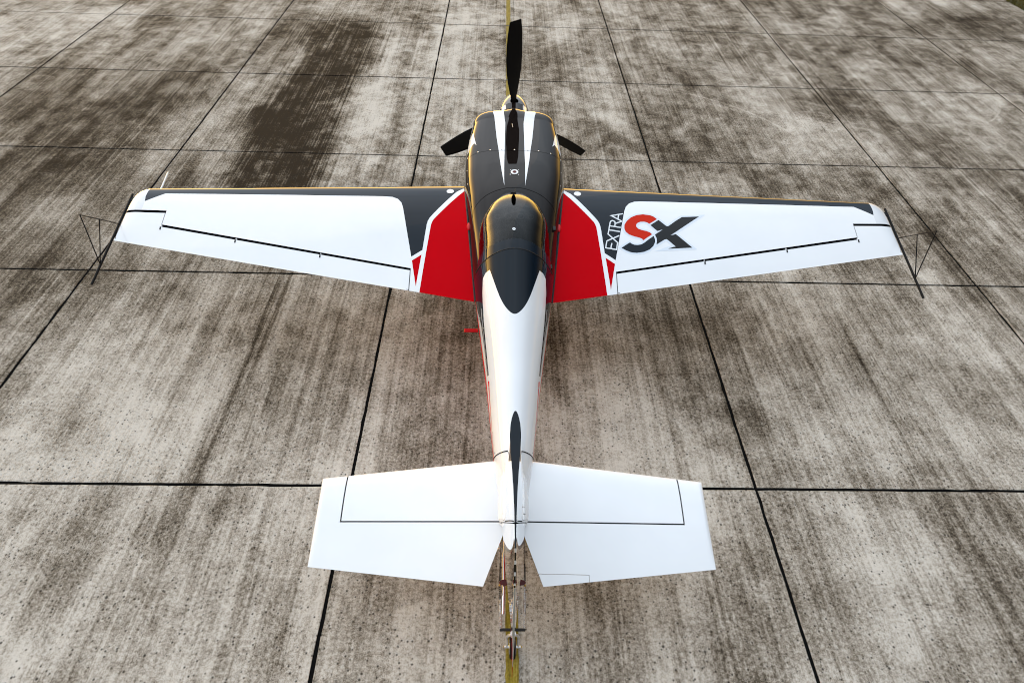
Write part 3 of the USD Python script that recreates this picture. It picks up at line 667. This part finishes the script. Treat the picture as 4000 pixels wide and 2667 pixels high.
def wing(s, name, label):
    up = lambda u, v: np.stack([s * u, wing_le(u) - (wing_le(u) - wing_te(u)) * v * v, wing_z(u, v)], -1)
    lo = lambda u, v: up(u, v) * np.array([1, 1, -1.0])
    uo, lo_o = (lambda P: np.tile([0, .05, 1.0], (len(P), 1))), (lambda P: np.tile([0, .05, -1.0], (len(P), 1)))
    q = lambda g: to_q(g, wing_le, wing_te)
    mq = q(main.intersection(Polygon([(.3, -1), (.3, -2.66), (XT, -1.985), (XT, -1.0)])))
    white_p = Polygon(panel)
    top = split(main, [(slate, SLATE), (Polygon(redin), RED), (Polygon(tri), RED), (tipcap, TIPW)], WHITE)
    clip = Polygon(np.r_[np.c_[wx, wing_le(wx) + 1e-9], np.c_[wx[::-1], wing_te(wx[::-1]) - 1e-9]])
    top = [(q(g.intersection(clip)), c) for g, c in top]
    under = split(main, [(Polygon([(.3, -.8), (3.72, -.8), (3.70, -1.40), (.3, -1.40)]), SLATE)], WHITE)
    under = [(q(g.intersection(clip)), c) for g, c in under]
    pieces = [skin(top, wx, wq, up, uo), skin(under, wx, wq, lo, lo_o)]
    te_path = dense([(.967, -2.535), (.967, -2.302), (3.429, -1.806), (3.429, -1.634), (XT, -1.619)], .03, False)
    for pth, col in ((te_path, (.012, .012, .013)), (dense([(.30, wing_te(.30)), (.967, wing_te(.967))], .05, False), RED)):
        u, v = pth[:, 0], LEQ(pth[:, 0], pth[:, 1]); pieces.append(ribbon(pth, up(u, v), lo(u, v), col))
    w = part(A, name, join(*pieces), label=label)
    # aileron: its own wedge with an aerodynamic horn at the tip
    az = q(ailz.intersection(clip))
    fu = lambda u, v: up(u, v) - np.array([0, 0, .0015]); fl = lambda u, v: lo(u, v) + np.array([0, 0, .0015])
    pa = [skin([(az, WHITE)], wx, wq, fu, uo), skin([(az, WHITE)], wx, wq, fl, lo_o)]
    ap = dense([(.975, wing_te(.975)), (.975, -2.323), (3.436, -1.832), (3.436, -1.663), (XT, -1.648)], .03, False)
    u, v = ap[:, 0], LEQ(ap[:, 0], ap[:, 1]); pa.append(ribbon(ap, fu(u, v), fl(u, v), (.55, .55, .56)))
    tp = dense([(.975, wing_te(.975)), (XT, wing_te(XT))], .06, False); u, v = tp[:, 0], np.ones(len(tp)); pa.append(ribbon(tp, fu(u, v) , fl(u, v), WHITE))
    part(w, 'aileron', join(*pa), label=f'white aileron of the {"left" if s < 0 else "right"} wing')
    # dark cove between wing and aileron
    strip = Polygon(HIN).difference(ailz.buffer(-.012)).buffer(.006).intersection(clip)
    sk = skin([(q(strip), (0, 0, 0))], wx, wq, lambda u, v: up(u, v) * [1, 1, .30], uo)
    part(w, 'aileron_gap', sk, 'dark_gap')
    for x in (3.433, 2.676, 1.838):
        y = -2.323 + (x - .975) * .199
        z = float(wing_z(x, LEQ(x, y)))
        hb = bevel_box((.010, .050, .016), (s * x, y + .018, z - .010), .003); solid(w, 'hinge_arm', hb, 'silver_paint')
        sl = bevel_box((.013, .036, .004), (s * (x + .004), y - .014, z - .0014 - .0004), .001); sl.apply_transform(trimesh.transformations.rotation_matrix(s * -.1, (0, 0, 1), (s * x, y, 0))); solid(w, 'hinge_slot', sl, 'dark_gap')
    # fuel cap on the leading edge
    fy_ = -1.333; zq = float(wing_z(.648, LEQ(.648, fy_))); z2 = float(wing_z(.648, LEQ(.648, fy_ - .02)))
    d = trimesh.creation.cylinder(.037, .006, sections=36); d.apply_transform(trimesh.geometry.align_vectors((0, 0, 1), (0, zq - z2, -.02) / -np.hypot(.02, zq - z2) * 1.0 if False else np.array([0, (z2 - zq), .02]) / np.hypot(.02, zq - z2))); d.apply_translation((s * .648, fy_, zq + .001))
    solid(w, 'fuel_cap', d, 'white_paint', 30, label='round white fuel cap')
    # root seal and the small red bolt fairing
    yy = np.linspace(-1.19, -2.652, 60); xx = .511 - (yy + 1.19) * (.511 - .352) / (-2.652 + 1.19) * 1.0
    xs = np.interp(-yy, [1.19, 2.652], [.512, .354]); zz = wing_z(xs, LEQ(xs, yy))
    solid(w, 'root_seal', tube(np.c_[s * xs, yy, zz + .001], .0085, 8), 'black_rubber')
    for y0 in (-1.83, -2.16):
        bx = np.interp(-y0, [1.19, 2.652], [.512, .354]) - (.006 if y0 > -2 else .02)
        e = trimesh.creation.icosphere(2, 1.0); e.apply_scale((.022, .050, .020) if y0 > -2 else (.014, .05, .012)); e.apply_translation((s * bx, y0, float(wing_z(bx, LEQ(bx, y0))) + .004)); solid(w, 'bolt_fairing', e, 'red_paint', True)
    # sighting frame standing on the wing tip
    X = s * 3.868
    sf = solid(w, 'sighting_frame', [tube([(X, -1.375, .006), (X, -2.52, -.004)], .0105, 10), bevel_box((.03, .05, .012), (s * 3.852, -1.45, .004), .003)], 'carbon_black', 30, label='thin black sighting frame on the wing tip')
    apx = (X, -2.065, .395); a0, a1 = (X, -1.777, .0), (X, -2.292, .0); mid = tuple(np.add(a0, np.multiply(.53, np.subtract(apx, a0))))
    for p0, p1 in ((a0, apx), (apx, a1), (mid, a1)): solid(sf, 'frame_rod', tube([p0, p1], .0046, 8), 'carbon_black')
    return w, up, q
wl, upl, qf = wing(-1, 'wing', 'left wing, white panel, charcoal leading edge and red root, no lettering')
wr, upr, _ = wing(1, 'wing', 'right wing with lettering and a red and black emblem')
solid(wl, 'pitot_tube', tube([(-3.675, -1.30, -.005), (-3.677, -1.26, -.06), (-3.678, -1.18, -.072), (-3.68, -.985, -.072), (-3.68, -.955, -.072)], [.009, .009, .009, .009, .005], 10), 'white_paint')

# the emblem and lettering on the right wing: thin films on the skin
S_red = [(1.4212, -1.6671), (1.3966, -1.6377), (1.3616, -1.6183), (1.2881, -1.6081), (1.2214, -1.6212), (1.1622, -1.6549), (1.116, -1.7029), (1.0885, -1.7539), (1.0837, -1.8005), (1.0926, -1.8366), (1.1243, -1.8723), (1.1773, -1.8934), (1.2219, -1.9048), (1.2481, -1.9169), (1.2583, -1.9352), (1.3046, -1.8978), (1.3523, -1.8599), (1.3335, -1.8371), (1.3028, -1.8226), (1.2579, -1.812), (1.2208, -1.7965), (1.2047, -1.7718), (1.2053, -1.7462), (1.2253, -1.7205), (1.2544, -1.7073), (1.287, -1.7046), (1.3186, -1.7126), (1.338, -1.7307)]
S_dark = [(1.366, -1.8784), (1.3758, -1.9168), (1.372, -1.9554), (1.3514, -1.9996), (1.3094, -2.0422), (1.2526, -2.0712), (1.1794, -2.0849), (1.1259, -2.0798), (1.0779, -2.0596), (1.0376, -2.0326), (1.0826, -1.9973), (1.1258, -1.9661), (1.1426, -1.9817), (1.1689, -1.9925), (1.2006, -1.9932), (1.2376, -1.984), (1.2715, -1.9597), (1.3163, -1.9194)]
X_dark = [(1.8565, -1.6102), (1.6785, -1.6271), (1.6055, -1.6828), (1.5305, -1.7477), (1.5149, -1.7543), (1.5028, -1.7467), (1.4369, -1.6761), (1.3475, -1.7455), (1.4091, -1.8167), (1.4668, -1.7946), (1.3815, -1.8609), (1.3935, -1.9049), (1.3932, -1.9435), (1.383, -1.982), (1.4719, -1.9159), (1.488, -1.9108), (1.5017, -1.919), (1.5727, -1.9955), (1.5495, -1.9997), (1.4924, -2.0236), (1.6117, -2.0131), (1.7362, -2.0014), (1.5899, -1.846), (1.5343, -1.8653), (1.6804, -1.7503)]
halo = shapely.union_all([Polygon(S_red).buffer(.020, join_style='mitre'), Polygon(S_dark).buffer(.020, join_style='mitre'), Polygon(X_dark).buffer(.022, join_style='mitre', mitre_limit=3), Polygon([(1.344, -2.062), (1.5036, -2.0038), (1.57, -1.9794), (1.7751, -2.022)])]).buffer(-.001)
inner_white = halo.buffer(-.0105)
inks = [(Polygon(S_red).buffer(0), TRED), (Polygon(S_dark).buffer(0), SLATE), (Polygon(X_dark).buffer(0), (.0035, .004, .005))]
dark = shapely.union_all([g for g, c in inks])
upo = lambda P: np.tile([0, .05, 1.0], (len(P), 1))
lift = lambda h: (lambda u, v: upr(u, v) + np.array([0, 0, h]))
lx, lq = np.linspace(.85, 1.95, 34), np.linspace(.35, .95, 24)
dec = skin([(qf(halo), LIGHT)], lx, lq, lift(.0010), upo)
em = part(wr, 'emblem', dec, label='letters S and X in red and black, outlined in pale blue')
for (g, c), nm in zip(inks, ('letter_s_upper', 'letter_s_lower', 'letter_x')): part(em, nm.rsplit('_', 1)[0] if 's_' in nm else nm, skin([(qf(g), c)], lx, lq, lift(.0018), upo))
# lettering: thin strokes, read from the tail towards the nose
P0, P1, P2 = np.array([.9925, -2.0601]), np.array([1.0882, -1.6026]), np.array([.8769, -2.0417])
ex, eh = (P1 - P0), (P2 - P0); total = 2.96
G_ = {'E': ([[(.46, 0), (0, 0), (0, 1), (.46, 1)], [(0, .52), (.40, .52)]], .50), 'X': ([[(0, 0), (.58, 1)], [(.58, 0), (0, 1)]], .58),
      'T': ([[(0, 1), (.60, 1)], [(.30, 0), (.30, 1)]], .60), 'R': ([[(0, 0), (0, 1), (.28, 1), (.42, .95), (.48, .84), (.48, .70), (.42, .58), (.28, .52), (0, .52)], [(.27, .52), (.52, 0)]], .52),
      'A': ([[(0, 0), (.33, 1), (.66, 0)], [(.11, .33), (.55, .33)]], .66)}
adv, glyphs = .03, []
for ch in 'EXTRA':
    st, w_ = G_[ch]
    g = shapely.union_all([LineString([(x + adv, .05 + y * .9) for x, y in l]).buffer(.05, cap_style='square', join_style='mitre') for l in st])
    glyphs.append(g); adv += w_ + .06
sx = 1 / adv
for g in glyphs:
    g = affinity.affine_transform(g, [ex[0] * sx, eh[0], ex[1] * sx, eh[1], P0[0], P0[1]])
    g = g.intersection(slate)
    part(wr, 'letter', skin([(qf(g), (.74, .76, .78))], lx, lq, lift(.0010), upo))

# --- tailplane
tx_ = np.unique(np.r_[np.linspace(.05, 1.41, 30), np.linspace(1.41, 1.455, 9)])
tq_ = np.unique(np.r_[np.linspace(0, .3, 10), np.linspace(.3, 1, 16)])
def tailplane(s, label):
    up = lambda u, v: np.stack([s * u, tail_le(u) - (tail_le(u) - tail_te(u)) * v * v, tail_z(u, v)], -1)
    lo = lambda u, v: up(u, v) * np.array([1, 1, -1.0])
    q = lambda g: to_q(g, tail_le, tail_te, .02)
    uo, lo_o = (lambda P: np.tile([0, .05, 1.0], (len(P), 1))), (lambda P: np.tile([0, .05, -1.0], (len(P), 1)))
    clip = Polygon(np.r_[np.c_[tx_, tail_le(tx_) + 1e-9], np.c_[tx_[::-1], tail_te(tx_[::-1]) - 1e-9]])
    g = .0052
    stab = Polygon([(.05, -3.9), (1.264 - g, -3.9), (1.264 - g, -4.679 + g), (.05, -4.672 + g)]).intersection(clip)
    elev = Polygon([(.052, -4.672 - g), (1.264 - g, -4.679 - g), (1.264 + g, -4.679 - g), (1.264 + g, -3.9), (1.5, -3.9), (1.5, -5.3), (.213, -5.3), (.213, -5.121), (.077, -4.77)]).intersection(clip)
    tabz = Polygon([(.181, -5.031), (.540, -5.036), (.537, -5.3), (.13, -5.3)]) if s > 0 else Polygon()
    tab = tabz.buffer(-.003).intersection(elev); elev = elev.difference(tabz)
    def shell(gm, parent, name, path, lab=None, d=0):
        f, l = (lambda u, v: up(u, v) - [0, 0, d]), (lambda u, v: lo(u, v) + [0, 0, d])
        ps = [skin([(q(gm), WHITE)], tx_, tq_, f, uo), skin([(q(gm), WHITE)], tx_, tq_, l, lo_o)]
        ring = dense(np.asarray(gm.exterior.coords)[:-1], .04); ring = np.vstack([ring, ring[:1]])
        v = np.sqrt(np.clip((tail_le(ring[:, 0]) - ring[:, 1]) / (tail_le(ring[:, 0]) - tail_te(ring[:, 0])), 0, 1))
        ps.append(ribbon(ring, f(ring[:, 0], v), l(ring[:, 0], v), (.5, .5, .51)))
        return part(parent, name, join(*ps), label=lab)
    h = shell(stab, A, 'horizontal_stabilizer', None, label)
    shell(elev if elev.geom_type == 'Polygon' else max(elev.geoms, key=lambda a: a.area), h, 'elevator', None, d=.0008)
    if s > 0: shell(tab if tab.geom_type == 'Polygon' else max(tab.geoms, key=lambda a: a.area), h, 'trim_tab', None, d=.0012)
    st = skin([(q(Polygon([(.06, -4.655), (1.25, -4.66), (1.25, -4.33), (1.28, -4.33), (1.28, -4.70), (.06, -4.70)]).intersection(clip)), (0, 0, 0))], tx_, tq_, lambda u, v: up(u, v) * [1, 1, .35], uo)
    part(h, 'hinge_gap', st, 'dark_gap')
    for x in (.62, 1.22): solid(h, 'hinge_slot', bevel_box((.014, .012, .004), (s * x, -4.688, float(tail_z(x, .86)) - .001), .001), 'dark_gap')
    studs(h, 'screw', [(np.array([s * .105, -4.648, float(tail_z(.105, math.sqrt((tail_le(.105) + 4.648) / (tail_le(.105) - tail_te(.105)))))]), np.array([0, 0, 1.0]))], .006)
    # fillet between tailplane and fuselage
    y = np.linspace(-4.20, -4.66, 24); w = np.interp(-y, [4.18, 4.45, 4.7], [.156, .118, .085])
    return h
tailplane(-1, 'left half of the white tailplane')
tailplane(1, 'right half of the white tailplane, with a trim tab')

# --- fin and rudder
ZT, ZB = 1.0, .10
def fin_le(z): return -4.065 - .164 * np.asarray(z, float)
def hinge_y(z): return np.interp(z, [-.30, .15, 1.0], [-4.705, -4.705, -4.915])
def te_y(z): return np.interp(z, [-.31, 1.0], [-5.684, -5.045])
_ts = CubicSpline([0, .11, .22, .40, .59, .71, .84, 1.0], [.0015, .010, .020, .0325, .027, .017, .0085, .0055]); tipshape = lambda q: _ts(np.sqrt(q))
_rs = CubicSpline([0, .22, .45, .65, .84, 1.0], [.004, .037, .066, .081, .050, .007]); rootshape = lambda q: _rs(np.sqrt(q))
def lean(z): return -.012 * np.clip(z, 0, 1)
def fin_half(z, y):
    zc = np.clip(z, .12, ZT); q = np.clip((fin_le(zc) - y) / (fin_le(zc) - te_y(zc)), 0, 1)
    w = np.clip((z - .12) / (ZT - .12), 0, 1)
    low = np.interp(z, [-.31, -.15, .12], [.22, .34, 1.0])
    fil_ = .030 * np.clip(1 - (z - .13) / .13, 0, 1) ** 2 * (z > .10) * np.clip((fin_le(zc) - y) / .25, 0, 1) * np.clip((y + 4.72) / .03, 0, 1)
    return (rootshape(q) * (1 - w) + tipshape(q) * w) * np.where(z < .12, low, 1.0) + fil_
def vtail(parent, name, z0, z1, ya, yb, cols, label=None, top=None, bottom=None, aft=None, lead=None):
    """A piece of the vertical tail between ya(z) and yb(z); u: 0 front .. 1 rear, v: z."""
    zs = np.linspace(z0, z1, 34); us = np.linspace(0, 1, 30) ** (1.7 if lead else 1.0)
    def side(s):
        def f(u, v):
            y = ya(v) + (yb(v) - ya(v)) * u
            return np.stack([lean(v) + s * fin_half(v, y), y, v], -1)
        return f
    ps = [skin([(sbox(0, a, 1, b), c) for a, b, c in cols], us, zs, side(s), lambda P, s=s: np.tile([s, 0, 0.0], (len(P), 1))) for s in (-1, 1)]
    for v, col in ((z1, top), (z0, bottom)):
        if col is not None:
            ps.append(ribbon(us, side(-1)(us, np.full(30, v)), side(1)(us, np.full(30, v)), col))
    if aft is not None:
        for a, b, c in aft:
            vv = np.linspace(a, b, max(2, int((b - a) / .05))); ps.append(ribbon(vv, side(-1)(np.ones(len(vv)), vv), side(1)(np.ones(len(vv)), vv), c))
    if lead is None or lead:
        ps.append(ribbon(zs, side(-1)(np.zeros(34), zs), side(1)(np.zeros(34), zs), cols[-1][2] if lead else (.02, .02, .02)))
    return part(parent, name, join(*ps), label=label)
fin = vtail(A, 'fin', ZB, ZT, fin_le, lambda z: hinge_y(z) + .003, [(ZB, .965, WHITE), (.965, ZT, SLATE)], 'white fin with a charcoal tip', SLATE, None, [(ZB, ZT, (.02, .02, .02))], True)
tr = lambda r: float(np.interp(r, [2137, 2256, 2604, 2645], [1.0, .665, -.17, -.31]))
GREY, BLK = (.36, .37, .38), (.012, .012, .013)
zr = lambda r8: tr(1950 + r8 / 2.187)
edge = [(zr(a), zr(b), c) for a, b, c in ((415, 408, BLK), (440, 415, (.7, .72, .74)), (490, 440, BLK), (515, 490, (.7, .72, .74)), (565, 515, BLK), (590, 565, (.7, .72, .74)), (640, 590, BLK), (656, 640, (.7, .72, .74)), (670, 656, BLK), (1430, 670, GREY), (1521, 1430, (.28, .006, .008)))]
vtail(fin, 'rudder', -.31, ZT, lambda z: hinge_y(z) - .003, te_y, [(-.31, -.17, (.35, .006, .010)), (-.17, .965, WHITE), (.965, ZT, SLATE)], 'rudder with a chequered trailing edge', SLATE, (.28, .006, .008), edge, None)
# tail end of the fuselage closes on the rudder post
pe = np.linspace(-np.pi, np.pi, 49); er = hull(pe, np.full(49, -4.70)); cen = er.mean(0)
put(body, 'tail_bulkhead', np.vstack([er, cen]) - O, [[i, i + 1, 49] for i in range(48)], 'dark_gap')
studs(fin, 'screw', [(np.array([s * (float(fin_half(z, -4.66)) + .001), -4.66, z]), np.array([s, 0, 0.0])) for s in (-1, 1) for z in (.22, .40)], .006)

# --- step on the left of the fuselage
solid(body, 'step', bevel_box((.135, .040, .014), (-.40, -2.764, -.30), .004), 'red_paint', label='red boarding step')

# --- tail wheel with its steering chains, in world metres turned into the airframe
def wsolid(parent, name, meshes, mat, smooth=35, label=None):
    t = trimesh.util.concatenate(meshes) if isinstance(meshes, list) else meshes.copy()
    t.vertices = w2a(t.vertices)
    return solid(parent, name, t, mat, smooth, label)
WC = np.array([-.004, .052, .088])
arm = np.vstack([[0, .86, .455], [-.002, .60, .40], [-.004, .36, .315], [-.004, .20, .262], [-.004, .12, .245]])
tw = wsolid(A, 'tail_wheel', [tube(arm, [.020, .018, .016, .015, .018], 10)], 'dark_red_paint', label='small tail wheel in a silver fork')
prof = [(.030, -.024), (.060, -.024), (.078, -.021), (.086, -.012), (.088, 0), (.086, .012), (.078, .021), (.060, .024), (.030, .024), (.030, -.024)]
wsolid(tw, 'tyre', lathe(prof, 'x', 40, WC), 'tyre_rubber')
wsolid(tw, 'rim', [lathe([(0, -.026), (.050, -.026), (.054, -.022), (.054, .022), (.050, .026), (0, .026)], 'x', 32, WC)], 'silver_paint')
a = np.linspace(0, np.pi, 21)
fork = np.c_[WC[0] + .0435 * np.cos(a), .115 - .012 + (np.sin(a) - 1) * .03 * 0 + 0 * a, .150 + .085 * np.sin(a)]
fork = np.vstack([[fork[0, 0], WC[1], WC[2]], [fork[0, 0], .075, .12], fork, [fork[-1, 0], .075, .12], [fork[-1, 0], WC[1], WC[2]]])
wsolid(tw, 'fork', [tube(fork, .0105, 12), lathe([(0, 0), (.020, 0), (.020, .06), (0, .06)], 'z', 20, (WC[0], .105, .205)), tube([WC + [-.062, 0, 0], WC + [.062, 0, 0]], .012, 12)], 'silver_paint')
wsolid(tw, 'axle', [tube([WC + [-.070, 0, 0], WC + [.072, 0, 0]], .007, 8)], 'brass')
BAR = np.array([-.008, .135, .240])
wsolid(tw, 'steering_bar', bevel_box((.190, .022, .010), BAR, .003), 'black_metal')
HORN = np.array([0, -5.058, -.25])
hp = Polygon([(-.102, 0), (-.085, .018), (-.055, .022), (-.02, .012), (-.012, 0), (-.02, -.014), (-.055, -.022), (-.085, -.016)]); hp2 = affinity.scale(hp, -1, 1, origin=(0, 0))
hs = []
for p_ in (hp, hp2):
    t = trimesh.creation.extrude_polygon(p_, .012, engine='earcut'); t.apply_translation(HORN); hs.append(t)
hs.append(bevel_box((.05, .03, .02), HORN + [0, .0, .006], .004))
solid(fin, 'rudder_horn', hs, 'dark_red_paint')
def chain(p, q, n):
    o = []; p, q = np.asarray(p), np.asarray(q); d = (q - p) / n; L = np.linalg.norm(d)
    for i in range(n):
        c = p + d * (i + .5); t = np.linspace(0, 2 * np.pi, 13)
        u = d / L; side = np.cross(u, (0, 0, 1.0) if i % 2 else (0, 1.0, 0)); side /= np.linalg.norm(side)
        o.append(tube(c + np.outer(np.cos(t) * L * .62, u) + np.outer(np.sin(t) * .0055, side), .0019, 5, False))
    return o
for s in (-1, 1):
    h = HORN + [s * .095, 0, -.010]; hw = HUB + h[0] * RT + h[1] * FW + h[2] * UPV
    e = BAR + [s * .088, 0, .006]
    at = lambda f: hw + (e - hw) * f
    wsolid(tw, 'chain', chain(at(.06), at(.34), 7), 'black_metal' if s < 0 else 'steel')
    n = 120; f = np.linspace(.36, .66, n); ang = np.linspace(0, 11 * 2 * np.pi, n)
    base = np.array([at(x) for x in f]); d = (e - hw) / np.linalg.norm(e - hw); u1 = np.cross(d, (1, 0, 0)); u1 /= np.linalg.norm(u1); u2 = np.cross(d, u1)
    wsolid(tw, 'spring', [tube(base + .010 * (np.outer(np.cos(ang), u1) + np.outer(np.sin(ang), u2)), .0021, 6), tube([at(.33) + u2 * .005, at(.70) + u2 * .005], .0017, 6), tube([at(.33) - u2 * .005, at(.70) - u2 * .005], .0017, 6)], 'steel')
    wsolid(tw, 'chain', chain(at(.69), at(.97), 7), 'steel')
    solid(fin, 'rudder_cable', [tube([(s * .095, -5.045, -.25), (s * .093, -4.92, -.245)], .005, 8), tube([(s * .093, -4.94, -.245), (s * .082, -4.45, -.20)], .0022, 6)], 'black_metal')
    solid(fin, 'cable_end', trimesh.creation.icosphere(2, .009).apply_translation((s * .095, -5.075, -.262)), 'brass', True)
solid(A, 'smoke_pipe', [tube([(-.060, -4.50, -.285), (-.066, -4.85, -.29), (-.068, -5.272, -.292)], .0105, 12)], 'chrome', label='polished pipe under the tail')

# --- main landing gear (in the wing's shade)
for s in (-1, 1):
    gx = s * .86; wy, wz = 4.36, .185
    leg = w2a([[s * .25, 4.40, 1.0], [s * .50, 4.39, .72], [s * .74, 4.37, .42], [s * .82, 4.36, .24]])
    gl_ = solid(A, 'main_gear_leg', tube(leg, [.042, .036, .030, .028], 12), 'white_paint', label=f'{"left" if s < 0 else "right"} main landing gear leg')
    wsolid(gl_, 'tyre', lathe([(.09, -.05), (.15, -.055), (.178, -.042), (.185, -.02), (.187, 0), (.185, .02), (.178, .042), (.15, .055), (.09, .05), (.09, -.05)], 'x', 40, (gx, wy, wz + .002)), 'tyre_rubber')
    sh = trimesh.creation.icosphere(3, 1.0); v = sh.vertices; v[:, 1] *= np.where(v[:, 1] < 0, .44, .27); v[:, 0] *= .085; v[:, 2] *= .16; sh.vertices = v; sh = sh.slice_plane((0, 0, -.085), (0, 0, 1)); sh.apply_translation((gx, wy, wz + .06))
    wsolid(gl_, 'wheel_fairing', sh, 'white_paint', 40)
